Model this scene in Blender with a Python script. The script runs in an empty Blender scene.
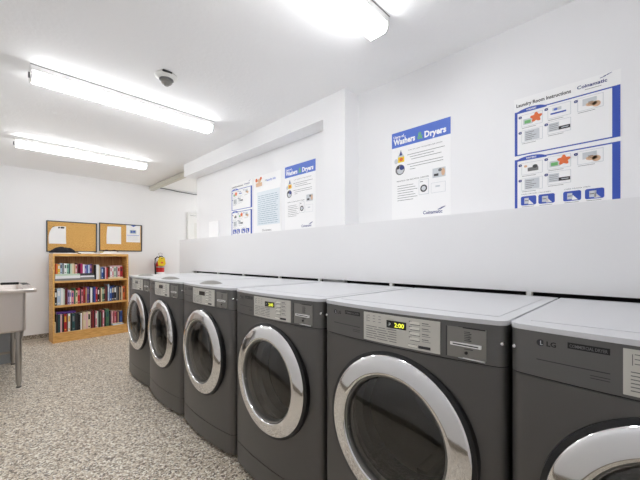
import bpy, bmesh, math, random
from mathutils import Matrix, Vector
sc = bpy.context.scene
COL = sc.collection
PI = math.pi
R = random.Random(7)

# ------------------------------------------------------------ camera, world, exposure
cam_d = bpy.data.cameras.new('camera'); cam = bpy.data.objects.new('camera', cam_d); COL.objects.link(cam)
cam.location = (0, 0, 1.17)
cam.rotation_euler = (PI/2, 0, -0.7916)
cam_d.sensor_width = 36; cam_d.lens = 328/640*36; cam_d.shift_y = 18.3/640
cam_d.clip_start = 0.02
sc.camera = cam
wd = bpy.data.worlds.new('world'); sc.world = wd; wd.use_nodes = True
wd.node_tree.nodes['Background'].inputs[0].default_value = (0.8, 0.85, 0.9, 1)
wd.node_tree.nodes['Background'].inputs[1].default_value = 0.3
sc.view_settings.view_transform = 'Standard'; sc.view_settings.look = 'None'
sc.view_settings.gamma = 1; sc.view_settings.use_curve_mapping = False
sc.view_settings.exposure = 1.96
FILL, FILL2 = 0.15, 1.3            # glow of the added unseen panes, left wall and alcove
LFAR, LNEAR = 1.1, 1.2   # far and near fixtures set brighter than the middle one to balance the room
LAMP = 4.4          # emission of the fluorescent lenses
cy = sc.cycles
cy.use_denoising = True; cy.max_bounces = 16; cy.diffuse_bounces = 12; cy.glossy_bounces = 6
cy.transparent_max_bounces = 16; cy.sample_clamp_indirect = 4; cy.caustics_reflective = False

# ------------------------------------------------------------ materials
def lin(c):
    return tuple(((v/255)/12.92 if v/255 <= .04045 else ((v/255+.055)/1.055)**2.4) for v in c) + (1,)
MATS = {}
def mat(name, rgb=None, rough=.6, metal=0, spec=.5, emit=0, bump=0, bscale=200, coat=0):
    if name in MATS: return MATS[name]
    m = bpy.data.materials.new(name); m.use_nodes = True; nt = m.node_tree
    b = nt.nodes['Principled BSDF']
    c = lin(rgb)
    b.inputs['Base Color'].default_value = c
    b.inputs['Roughness'].default_value = rough; b.inputs['Metallic'].default_value = metal
    b.inputs['Specular IOR Level'].default_value = spec
    b.inputs['Coat Weight'].default_value = coat
    if emit:
        b.inputs['Emission Color'].default_value = c; b.inputs['Emission Strength'].default_value = emit
    if bump:
        n = nt.nodes.new('ShaderNodeTexNoise'); n.inputs['Scale'].default_value = bscale; n.inputs['Detail'].default_value = 4
        tc = nt.nodes.new('ShaderNodeTexCoord'); nt.links.new(tc.outputs['Object'], n.inputs['Vector'])
        bp = nt.nodes.new('ShaderNodeBump'); bp.inputs['Strength'].default_value = bump; bp.inputs['Distance'].default_value = .003
        nt.links.new(n.outputs['Fac'], bp.inputs['Height']); nt.links.new(bp.outputs['Normal'], b.inputs['Normal'])
    MATS[name] = m
    return m
def vary(m, c1, c2, scale, stretch=(1, 1, 1), detail=6, lo=.35, hi=.65):
    nt = m.node_tree; b = nt.nodes['Principled BSDF']
    tc = nt.nodes.new('ShaderNodeTexCoord'); mp = nt.nodes.new('ShaderNodeMapping'); mp.inputs['Scale'].default_value = stretch
    n = nt.nodes.new('ShaderNodeTexNoise'); n.inputs['Scale'].default_value = scale; n.inputs['Detail'].default_value = detail
    cr = nt.nodes.new('ShaderNodeValToRGB'); cr.color_ramp.elements[0].position = lo; cr.color_ramp.elements[1].position = hi
    cr.color_ramp.elements[0].color = lin(c1); cr.color_ramp.elements[1].color = lin(c2)
    nt.links.new(tc.outputs['Object'], mp.inputs[0]); nt.links.new(mp.outputs[0], n.inputs['Vector'])
    nt.links.new(n.outputs['Fac'], cr.inputs[0]); nt.links.new(cr.outputs[0], b.inputs['Base Color'])
    return m
def flake(name, cols, scale, rough=.35):
    m = mat(name, (160, 150, 135), rough); nt = m.node_tree; b = nt.nodes['Principled BSDF']
    tc = nt.nodes.new('ShaderNodeTexCoord')
    v = nt.nodes.new('ShaderNodeTexVoronoi'); v.inputs['Scale'].default_value = scale
    nt.links.new(tc.outputs['Object'], v.inputs['Vector'])
    sp = nt.nodes.new('ShaderNodeSeparateColor'); nt.links.new(v.outputs['Color'], sp.inputs[0])
    cr = nt.nodes.new('ShaderNodeValToRGB'); cr.color_ramp.interpolation = 'CONSTANT'
    els = cr.color_ramp.elements
    pos = 0
    for i, (w, c) in enumerate(cols):
        e = els[0] if i == 0 else (els[1] if i == 1 else els.new(pos))
        e.position = pos; e.color = lin(c); pos += w
    nt.links.new(sp.outputs[0], cr.inputs[0]); nt.links.new(cr.outputs[0], b.inputs['Base Color'])
    return m

M = dict(
    wall=mat('wall_paint', (240, 240, 241), .6, bump=.08, bscale=120),
    ceil=mat('ceiling_paint', (246, 246, 246), .8, bump=.6, bscale=45),
    panel=mat('panel_laminate', (232, 232, 233), .4, bump=.03, bscale=60),
    low=mat('low_wall_paint', (176, 180, 184), .5),
    dark=mat('cavity_shade_black', (26, 26, 26), .9),  # shade inside the ledge gap, put into the colour
    white=mat('white_enamel', (236, 236, 234), .35),
    offw=mat('off_white_plastic', (228, 228, 224), .4),
    body=mat('graphite_enamel', (98, 96, 94), .36, .45),
    bodyc=mat('graphite_control', (104, 103, 101), .38, .42),
    lid=mat('light_grey_lid', (206, 207, 210), .28),
    chrome=mat('chrome', (238, 238, 238), .07, 1),
    steel=mat('brushed_steel', (190, 186, 182), .28, 1, bump=.05, bscale=90),
    sinksteel=mat('sink_steel', (226, 217, 211), .36, .9, bump=.06, bscale=60),
    black=mat('black_plastic', (18, 18, 19), .35),
    rubber=mat('grey_rubber', (52, 53, 55), .55),
    plate=mat('silver_plate', (206, 204, 196), .42, .15),
    plate2=mat('coin_plate', (140, 138, 133), .4, .5),
    ink=mat('grey_ink', (112, 112, 112), .6),
    inkd=mat('dark_ink', (52, 52, 56), .6),
    btn=mat('pale_button', (232, 230, 222), .4),
    disp=mat('display_black', (24, 24, 22), .25),
    lcd=mat('display_digits', (196, 200, 60), .5, emit=.5),
    wood=mat('oak_wood', (214, 170, 104), .45),
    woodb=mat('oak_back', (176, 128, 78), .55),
    cork=mat('cork', (222, 172, 96), .85, bump=.3, bscale=300),
    frame=mat('dark_frame', (74, 78, 84), .4, .3),
    paper=mat('paper_white', (246, 246, 246), .6),
    pages=mat('page_cream', (226, 216, 192), .8),
    blue=mat('poster_blue', (52, 82, 178), .5),
    blue2=mat('poster_light_blue', (84, 116, 206), .5),
    navy=mat('logo_navy', (44, 60, 128), .5),
    green=mat('poster_green', (110, 180, 110), .5),
    orange=mat('poster_orange', (226, 112, 56), .5),
    tan=mat('poster_tan', (222, 184, 150), .5),
    yellow=mat('tag_yellow', (240, 206, 30), .5),
    red=mat('extinguisher_red', (190, 22, 30), .3, coat=.5),
    palegrey=mat('poster_grey', (204, 208, 212), .6),
    teal=mat('ink_teal', (160, 180, 192), .6),
    cloth=mat('black_cloth', (34, 34, 42), .9, bump=.6, bscale=60),
    drum=mat('drum_steel', (178, 174, 164), .4, .5, bump=.5, bscale=140),
)
vary(M['wood'], (210, 156, 84), (236, 190, 118), 9, (1, 1, 9))
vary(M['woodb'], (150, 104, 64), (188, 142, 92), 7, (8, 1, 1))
vary(M['cork'], (206, 154, 80), (232, 186, 112), 90)
M['floor'] = flake('pebble_flake_floor', [(.14, (112, 100, 88)), (.18, (162, 148, 130)), (.24, (198, 184, 164)), (.22, (224, 213, 195)), (.22, (248, 243, 232))], 120, .38)
M['base'] = flake('pebble_flake_cove', [(.2, (98, 90, 80)), (.3, (134, 124, 112)), (.3, (160, 150, 136)), (.2, (186, 178, 166))], 110, .5)
M['basecap'] = mat('cove_cap', (196, 188, 176), .4)

# lamp lens
m = bpy.data.materials.new('fluorescent_lens'); m.use_nodes = True
b = m.node_tree.nodes['Principled BSDF']; b.inputs['Base Color'].default_value = (.9, .9, .9, 1)
b.inputs['Emission Color'].default_value = (.975, .985, 1.0, 1); b.inputs['Emission Strength'].default_value = LAMP
M['lens'] = m
m = m.copy(); m.name = 'fluorescent_lens_far'; m.node_tree.nodes['Principled BSDF'].inputs['Emission Strength'].default_value = LAMP*LFAR; M['lens_far'] = m  # far lens boosted to light the back wall
m = m.copy(); m.name = 'fluorescent_lens_near'; m.node_tree.nodes['Principled BSDF'].inputs['Emission Strength'].default_value = LAMP*LNEAR; M['lens_near'] = m  # near lens boosted to light the near end
# glowing panes out of view, added to brighten the room
m = bpy.data.materials.new('frosted_fill_pane'); m.use_nodes = True
b = m.node_tree.nodes['Principled BSDF']; b.inputs['Base Color'].default_value = (.8, .8, .8, 1)
b.inputs['Emission Color'].default_value = (.97, .985, 1.0, 1); b.inputs['Emission Strength'].default_value = FILL
M['fill_pane'] = m
m = m.copy(); m.name = 'bright_fill_pane'; m.node_tree.nodes['Principled BSDF'].inputs['Emission Strength'].default_value = FILL2; M['fill_pane_bright'] = m
# tinted door glass
m = bpy.data.materials.new('tinted_door_glass'); m.use_nodes = True; nt = m.node_tree; nt.nodes.remove(nt.nodes['Principled BSDF'])
out = nt.nodes['Material Output']; tr = nt.nodes.new('ShaderNodeBsdfTransparent'); tr.inputs[0].default_value = (.72, .72, .70, 1)
gl = nt.nodes.new('ShaderNodeBsdfGlossy'); gl.inputs['Roughness'].default_value = .04; gl.inputs[0].default_value = (.9, .9, .9, 1)
fr = nt.nodes.new('ShaderNodeFresnel'); fr.inputs[0].default_value = 1.75
mx = nt.nodes.new('ShaderNodeMixShader')
nt.links.new(fr.outputs[0], mx.inputs[0]); nt.links.new(tr.outputs[0], mx.inputs[1]); nt.links.new(gl.outputs[0], mx.inputs[2]); nt.links.new(mx.outputs[0], out.inputs[0])
M['glass'] = m

# ------------------------------------------------------------ mesh helpers
class MB:
    """collects shapes; build() links them as one mesh object"""
    def __init__(s): s.v = []; s.f = []; s.mi = []; s.mats = []; s.sm = []
    def mid(s, m):
        if m not in s.mats: s.mats.append(m)
        return s.mats.index(m)
    def add(s, vs, fs, m, smooth=False, mtx=None):
        o = len(s.v); k = s.mid(m)
        for p in vs: s.v.append(tuple(mtx @ Vector(p)) if mtx else tuple(p))
        for f in fs: s.f.append(tuple(i+o for i in f)); s.mi.append(k); s.sm.append(smooth)
    def box(s, x0, x1, y0, y1, z0, z1, m, mtx=None):
        vs = [(x, y, z) for z in (z0, z1) for y in (y0, y1) for x in (x0, x1)]
        s.add(vs, [(0, 2, 3, 1), (4, 5, 7, 6), (0, 1, 5, 4), (2, 6, 7, 3), (0, 4, 6, 2), (1, 3, 7, 5)], m, False, mtx)
    def quad(s, x0, x1, z0, z1, y, m):          # faces -y
        s.add([(x0, y, z0), (x1, y, z0), (x1, y, z1), (x0, y, z1)], [(0, 1, 2, 3)], m)
    def poly(s, pts, y, m):                      # pts (x,z) ccw seen from -y
        s.add([(p[0], y, p[1]) for p in pts], [tuple(range(len(pts)))], m)
    def disc(s, cx, cz, rx, rz, y, m, n=20):
        s.poly([(cx+rx*math.cos(2*PI*i/n), cz+rz*math.sin(2*PI*i/n)) for i in range(n)], y, m)
    def prism(s, pts, y0, y1, m):                # xz outline extruded y0..y1
        n = len(pts); vs = [(p[0], y0, p[1]) for p in pts]+[(p[0], y1, p[1]) for p in pts]
        s.add(vs, [tuple(range(n)), tuple(range(2*n-1, n-1, -1))]+[(i, i+n, (i+1) % n+n, (i+1) % n) for i in range(n)], m)
    def lathe(s, prof, m, n=48, axis='z', c=(0, 0, 0), smooth=True, close=False):
        vs = []
        for r, h in prof:
            for i in range(n):
                a = 2*PI*i/n; p, q = r*math.cos(a), r*math.sin(a)
                vs.append({'z': (c[0]+p, c[1]+q, c[2]+h), 'y': (c[0]+p, c[1]+h, c[2]+q), 'x': (c[0]+h, c[1]+p, c[2]+q)}[axis])
        fs = []; k = len(prof)
        for j in range(k if close else k-1):
            j2 = (j+1) % k
            for i in range(n):
                i2 = (i+1) % n; fs.append((j*n+i, j*n+i2, j2*n+i2, j2*n+i))
        s.add(vs, fs, m, smooth)
    def cyl(s, p0, p1, r0, r1, m, n=20, caps=True, smooth=True):
        p0 = Vector(p0); p1 = Vector(p1); d = (p1-p0).normalized(); a = d.orthogonal().normalized(); b = d.cross(a)
        vs = []
        for p, r in ((p0, r0), (p1, r1)):
            for i in range(n):
                t = 2*PI*i/n; vs.append(tuple(p+a*math.cos(t)*r+b*math.sin(t)*r))
        s.add(vs, [(i, (i+1) % n, (i+1) % n+n, i+n) for i in range(n)], m, smooth)
        if caps: s.add(vs, [tuple(range(n-1, -1, -1)), tuple(range(n, 2*n))], m)
    def tube(s, pts, r, m, n=8):
        pts = [Vector(p) for p in pts]; rings = []
        for k, p in enumerate(pts):
            d = (pts[min(k+1, len(pts)-1)]-pts[max(k-1, 0)]).normalized()
            a = d.cross(Vector((0.01, .02, 1))).normalized(); b = d.cross(a)
            rr = r[k] if isinstance(r, (list, tuple)) else r
            rings.append([tuple(p+a*math.cos(2*PI*i/n)*rr+b*math.sin(2*PI*i/n)*rr) for i in range(n)])
        vs = [q for rg in rings for q in rg]
        fs = [(k*n+i, k*n+(i+1) % n, (k+1)*n+(i+1) % n, (k+1)*n+i) for k in range(len(pts)-1) for i in range(n)]
        fs += [tuple(range(n-1, -1, -1)), tuple(range((len(pts)-1)*n, len(pts)*n))]
        s.add(vs, fs, m, True)
    def text(s, body, x, z, w, h, y, m, skew=0, bold=.0):   # fitted in width w (None = natural) and height h, baseline z
        key = (body, bold)
        if key not in TXT:
            c = bpy.data.curves.new('t', 'FONT'); c.body = body; c.offset = bold; c.resolution_u = 2; c.size = 1
            o = bpy.data.objects.new('t', c); COL.objects.link(o); bpy.context.view_layer.update()
            me = bpy.data.meshes.new_from_object(o.evaluated_get(bpy.context.evaluated_depsgraph_get()))
            vs = [tuple(q.co) for q in me.vertices]; fs = [tuple(p.vertices) for p in me.polygons]
            bpy.data.objects.remove(o); bpy.data.curves.remove(c); bpy.data.meshes.remove(me)
            TXT[key] = (vs, fs)
        vs, fs = TXT[key]
        x0 = min(v[0] for v in vs); x1 = max(v[0] for v in vs); sy = h/.72; sx = (w/(x1-x0)) if w else sy
        s.add([(x+(v[0]-x0)*sx+skew*v[1]*sy, y, z+v[1]*sy) for v in vs], fs, m)
    def build(s, name, parent=None, loc=(0, 0, 0), rz=0, bevel=0, seg=2, fixn=True):
        me = bpy.data.meshes.new(name); me.from_pydata(s.v, [], s.f)
        for k in s.mats: me.materials.append(k)
        me.polygons.foreach_set('material_index', s.mi); me.polygons.foreach_set('use_smooth', s.sm); me.update()
        if fixn:
            bm = bmesh.new(); bm.from_mesh(me); bmesh.ops.remove_doubles(bm, verts=bm.verts, dist=1e-6)
            bmesh.ops.recalc_face_normals(bm, faces=bm.faces); bm.to_mesh(me); bm.free()
        me.set_sharp_from_angle(angle=.7)
        o = bpy.data.objects.new(name, me); COL.objects.link(o); o.parent = parent
        o.location = loc; o.rotation_euler = (0, 0, rz)
        if bevel:
            bv = o.modifiers.new('bevel', 'BEVEL'); bv.width = bevel; bv.segments = seg; bv.limit_method = 'ANGLE'; bv.angle_limit = .7
            bv.harden_normals = False
            for p in me.polygons: p.use_smooth = p.use_smooth
        return o
TXT = {}
def tag(o, label=None, cat=None, group=None, kind=None):
    for k, v in (('label', label), ('category', cat), ('group', group), ('kind', kind)):
        if v: o[k] = v
    return o
def empty(name, loc, rz, label, cat, group=None):
    o = bpy.data.objects.new(name, None); COL.objects.link(o); o.location = loc; o.rotation_euler = (0, 0, rz); o.empty_display_size = .1
    return tag(o, label, cat, group)
def part(o, label):
    o['label'] = label; return o
def kids(o): return [c for c in COL.objects if c.parent == o]
def copy_tree(o, parent=None):
    c = o.copy(); COL.objects.link(c); c.parent = parent
    for ch in kids(o): copy_tree(ch, c)
    return c
def struct(mb, name, **k): return tag(mb.build(name, **k), kind='structure')
def bxs(name, boxes, m):
    q = MB()
    for b in boxes: q.box(*b, m)
    return struct(q, name)

# ------------------------------------------------------------ room
ZC = 2.42; XW = 2.0; YB = 6.1; XL = -.40; YN = -.65; XR = 3.7; YE = 4.33
bxs('floor', [(XL-.1, XR+.1, YN-.1, YB+.1, -.1, 0)], M['floor'])
bxs('ceiling', [(XL-.1, XR+.1, YN-.1, YB+.1, ZC, ZC+.1)], M['ceil'])
bxs('wall_back', [(XL-.1, 2.66, YB, YB+.1, 0, ZC), (2.66, 3.46, YB, YB+.1, 1.99, ZC), (3.46, XR+.1, YB, YB+.1, 0, ZC)], M['wall'])
WIN = [(3.0, 5.0)]; WZ0, WZ1 = 1.15, 2.15
def window(n, x0, s_, a, b_, pane):      # x0: wall face, s_: direction away from the room
    X = lambda p, q_: (min(x0+s_*p, x0+s_*q_), max(x0+s_*p, x0+s_*q_))
    q = MB(); q.box(*X(.05, .06), a, b_, WZ0, WZ1, pane); wo = struct(q, 'window_%d' % n)  # unseen emissive pane, added to even out the room's light
    q = MB(); f = .04; md = (a+b_)/2
    q.box(*X(.02, .05), a, b_, WZ0, WZ0+f, M['white']); q.box(*X(.02, .05), a, b_, WZ1-f, WZ1, M['white'])
    for y in (a, md-f/2, b_-f): q.box(*X(.02, .05), y, y+f, WZ0+f, WZ1-f, M['white'])
    q.build('window_frame', wo)
def holed(x0, x1, a, b_): return [(x0, x1, YN, YB, 0, WZ0), (x0, x1, YN, YB, WZ1, ZC), (x0, x1, YN, a, WZ0, WZ1), (x0, x1, b_, YB, WZ0, WZ1)]
bxs('wall_left', holed(XL-.1, XL, 3.0, 5.0), M['wall']); window(1, XL, -1, 3.0, 5.0, M['fill_pane'])
bxs('wall_alcove', holed(XR, XR+.1, 4.5, 5.8), M['wall']); window(2, XR, 1, 4.5, 5.8, M['fill_pane_bright'])
bxs('wall_near', [(XL-.1, XR+.1, YN-.1, YN, 0, ZC)], M['wall'])
bxs('wall_right', [(XW, XW+.15, YN, YE, 0, ZC)], M['wall'])
# pillar and beam framing the recess, boxed in above the machines
bxs('trim_1', [(1.84, XW+.01, 1.56, 1.784, 0, ZC), (1.84, XW+.02, 1.784, 4.37, 2.255, ZC)], M['wall'])
# boxed-in ledge behind the machines: front board, top board and end board
bxs('trim_2', [(1.80, 1.818, YN, 4.415, 1.012, 1.395), (1.80, XW+.01, YN, 4.415, 1.395, 1.412),
               (1.80, 1.90, 4.03, 4.415, .10, 1.012), (1.818, XW+.01, 4.398, 4.415, 0, 1.395)], M['panel'])
bxs('trim_3', [(1.86, 1.88, YN, 1.555, .80, 1.30), (1.86, 1.88, 1.79, 4.03, .80, 1.30)], M['dark'])  # black sheets added behind the gap to paint its shade
for i, yb in enumerate([4.00, 3.385, 2.865, 2.285, 1.789, 1.144, .387]):
    q = MB(); q.box(1.803, 1.818, yb-.013, yb+.013, .93, 1.012, M['plate']); q.box(1.799, 1.803, yb-.008, yb+.008, .985, 1.011, M['white'])
    struct(q, 'trim_%d' % (10+i))
# low partition behind the sink
bxs('wall_low', [(XL, .215, 5.05, 5.13, .13, .80)], M['low'])
def baseboard(name, x0, x1, y0, y1, h, face):
    q = MB()
    q.box(x0, x1, y0, y1, 0, h-.018, M['base']); q.box(x0, x1, y0, y1, h-.018, h, M['basecap'])
    return struct(q, name)
q = MB(); q.box(XL, .62, YB-.008, YB, 0, .036, M['basecap']); q.box(XL, 2.62, YB-.006, YB, .036, .095, M['base']); q.box(.62, 2.62, YB-.008, YB, 0, .036, M['basecap']); struct(q, 'baseboard_back')
q = MB(); q.box(XL, .217, 5.042, 5.13, 0, .105, M['low']); q.box(XL, .219, 5.036, 5.13, .105, .128, M['basecap']); struct(q, 'baseboard_low')
q = MB(); q.box(XL, XL+.006, YN, 5.04, 0, .1, M['base']); struct(q, 'baseboard_left')
# alcove door with frame
q = MB(); q.box(2.625, 2.665, YB-.02, YB, 0, 2.03, M['white']); q.box(3.455, 3.495, YB-.02, YB, 0, 2.03, M['white']); q.box(2.665, 3.455, YB-.02, YB, 1.99, 2.03, M['white'])
struct(q, 'trim_4', bevel=.003)
q = MB(); q.box(2.668, 3.452, YB+.03, YB+.07, .006, 1.982, M['white'])
q.box(2.78, 3.34, YB+.025, YB+.03, 1.1, 1.85, M['offw']); q.box(2.78, 3.34, YB+.025, YB+.03, .2, .95, M['offw'])
dr = struct(q, 'door_1', bevel=.003)
q = MB(); q.cyl((3.39, YB+.03, 1.0), (3.39, YB-.01, 1.0), .012, .012, M['steel']); q.lathe([(0, -.03), (.02, -.028), (.028, -.012), (.02, .004), (.01, .01)], M['steel'], 20, 'y', (3.39, YB-.01, 1.0)); q.build('door_handle', dr)

# ------------------------------------------------------------ fluorescent ceiling lights
def make_light(label):
    t = empty('ceiling_light', (.19, 2.855, ZC), 0, label, 'light', 'fluorescent ceiling lights')
    q = MB(); q.prism([(0, 0)]*0 or [(.0, 0), (1.268, 0), (1.268, -.038), (.0, -.038)], -.0595, .0595, M['white']); q.build('housing', t, bevel=.003)
    # wraparound lens, extruded along x
    prof = [(-.0575, -.0385), (-.058, -.054), (-.054, -.074), (-.042, -.086), (.042, -.086), (.054, -.074), (.058, -.054), (.0575, -.0385)]
    n = len(prof); vs = [(x, a, b) for x in (.012, 1.248) for a, b in prof]
    q = MB(); q.add(vs, [(i, i+1, i+n+1, i+n) for i in range(n-1)]+[(0, n, 2*n-1, n-1)]+[tuple(range(n-1, -1, -1)), tuple(range(n, 2*n))], M['lens'])
    q.build('lens', t)
    for x0, x1 in ((0, .0118), (1.2482, 1.260)):
        q = MB(); q.add([(x, a*1.03, b*1.02) for x in (x0, x1) for a, b in prof], [(i, i+1, i+n+1, i+n) for i in range(n-1)]+[(0, n, 2*n-1, n-1)]+[tuple(range(n-1, -1, -1)), tuple(range(n, 2*n))], M['white'])
        q.build('end_cap', t)
    q = MB(); q.box(-.010, 0, -.055, -.042, -.090, -.055, M['ink']); q.build('end_clip', t, bevel=.002)
    q = MB(); q.box(.0, 1.268, -.0615, -.0597, -.004, -.001, M['ink']); q.build('ceiling_seam', t)
    return t
L1 = make_light('long fluorescent light crossing the ceiling below the round smoke detector')
L2 = copy_tree(L1); L2.location.y = 4.63; tag(L2, 'farthest fluorescent light, nearest the back wall above the cork boards')
L3 = copy_tree(L1); L3.location.y = .995; tag(L3, 'nearest fluorescent light, cut by the top edge of the photo')

def relens(t, m):
    for c in kids(t):
        if c.name.startswith('lens'): c.data = c.data.copy(); c.data.materials[0] = m
relens(L2, M['lens_far']); relens(L3, M['lens_near'])
# smoke detector
t = empty('smoke_detector', (.86, 2.33, ZC), 0, 'round white smoke detector on the ceiling between two fluorescent lights', 'smoke detector')
q = MB(); q.lathe([(0, 0), (.072, 0), (.072, -.008), (.060, -.020), (.045, -.026), (0, -.026)], M['offw'], 40); q.build('base_plate', t)
q = MB(); q.lathe([(.045, -.024), (.046, -.030), (.034, -.036), (.034, -.024)], M['ink'], 32, close=True); q.build('vent_ring', t)
q = MB(); q.lathe([(0, -.026), (.036, -.030), (.037, -.046), (.028, -.056), (.016, -.060), (.015, -.066), (0, -.067)], M['plate2'], 32); q.build('sensor_head', t)
q = MB(); q.box(-.05, .01, -.078, -.062, -.010, -.002, M['black']); q.build('bracket_clip', t, bevel=.002)

# pipe along the ceiling beyond the beam and the cable sagging along the corner
q = MB(); q.box(1.965, 2.035, 4.372, YB, ZC-.075, ZC-.01, mat('duct_beige', (206, 203, 192), .6)); q.box(1.975, 2.025, 5.2, 5.24, ZC-.012, ZC, M['offw'])
tag(q.build('ceiling_duct', bevel=.006), 'narrow pale square duct running under the ceiling from beam end to back wall', 'duct')
q = MB(); q.tube([(2.08, 6.085, 2.405), (2.2, 6.08, 2.412), (2.32, 6.085, 2.405), (2.45, 6.085, 2.392), (2.6, 6.088, 2.39), (2.75, 6.09, 2.385), (2.95, 6.092, 2.39), (3.3, 6.092, 2.40)], .006, M['inkd'])
tag(q.build('cable'), 'thin dark cable sagging along the top of the back wall', 'cable')

# ------------------------------------------------------------ laundry machines
W = .684; RC = .026; BUL = .030; CX = W/2+.004; CZ = .575; RD = .262
def prof(u):
    s = u/W; v = BUL*(1-(2*s-1)**2)
    e = min(u, W-u)
    if e < RC: v += math.sqrt(max(0, RC*RC-(RC-e)**2))
    else: v += RC
    return -v
US = sorted(set([0, .001, .003, .006, .010, .015, .020, RC] + [W-a for a in (0, .001, .003, .006, .010, .015, .020, RC)] + [RC+(W-2*RC)*i/20 for i in range(21)]))
def curved_slab(q, z0, z1, m, off=0, depth=.03, grow=0):
    """a slab following the bowed front outline, from its front face back to local y=depth"""
    n = len(US); vs = []
    for z in (z0, z1):
        for u in US: vs.append((CX+(u-CX)*(1+grow), prof(u)-off, z))
        vs += [(W+grow*CX, depth, z), (-grow*CX, depth, z)]
    n2 = n+2
    fs = [(i, (i+1) % n2, (i+1) % n2+n2, i+n2) for i in range(n2)]
    q.add(vs, fs, m, True)
    q.add(vs, [tuple(range(n2-1, -1, -1)), tuple(range(n2, 2*n2))], m)
def on_front(q, x0, x1, z0, z1, off, m, n=8):
    """thin plate hugging the bowed face"""
    xs = [x0+(x1-x0)*i/n for i in range(n+1)]
    vs = [(x, prof(x)-off, z) for z in (z0, z1) for x in xs]+[(x, prof(x)+.002, z) for z in (z0, z1) for x in xs]
    k = n+1
    fs = [(i, i+1, i+1+k, i+k) for i in range(n)]
    fs += [(i+k, i+1+k, i+1+3*k, i+3*k) for i in range(n)] + [(i+1, i, i+2*k, i+1+2*k) for i in range(n)] + [(0, k, 3*k, 2*k), (n+k, n, n+2*k, n+3*k)]
    q.add(vs, fs, m)
def fy(x, off): return prof(x)-off
def curve_text(q, body, x, z, w, h, off, m, bold=0):
    k = len(q.v); q.text(body, x, z, w, h, 0, m, bold=bold)
    for i in range(k, len(q.v)): v = q.v[i]; q.v[i] = (v[0], prof(v[0])-off, v[2])

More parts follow.
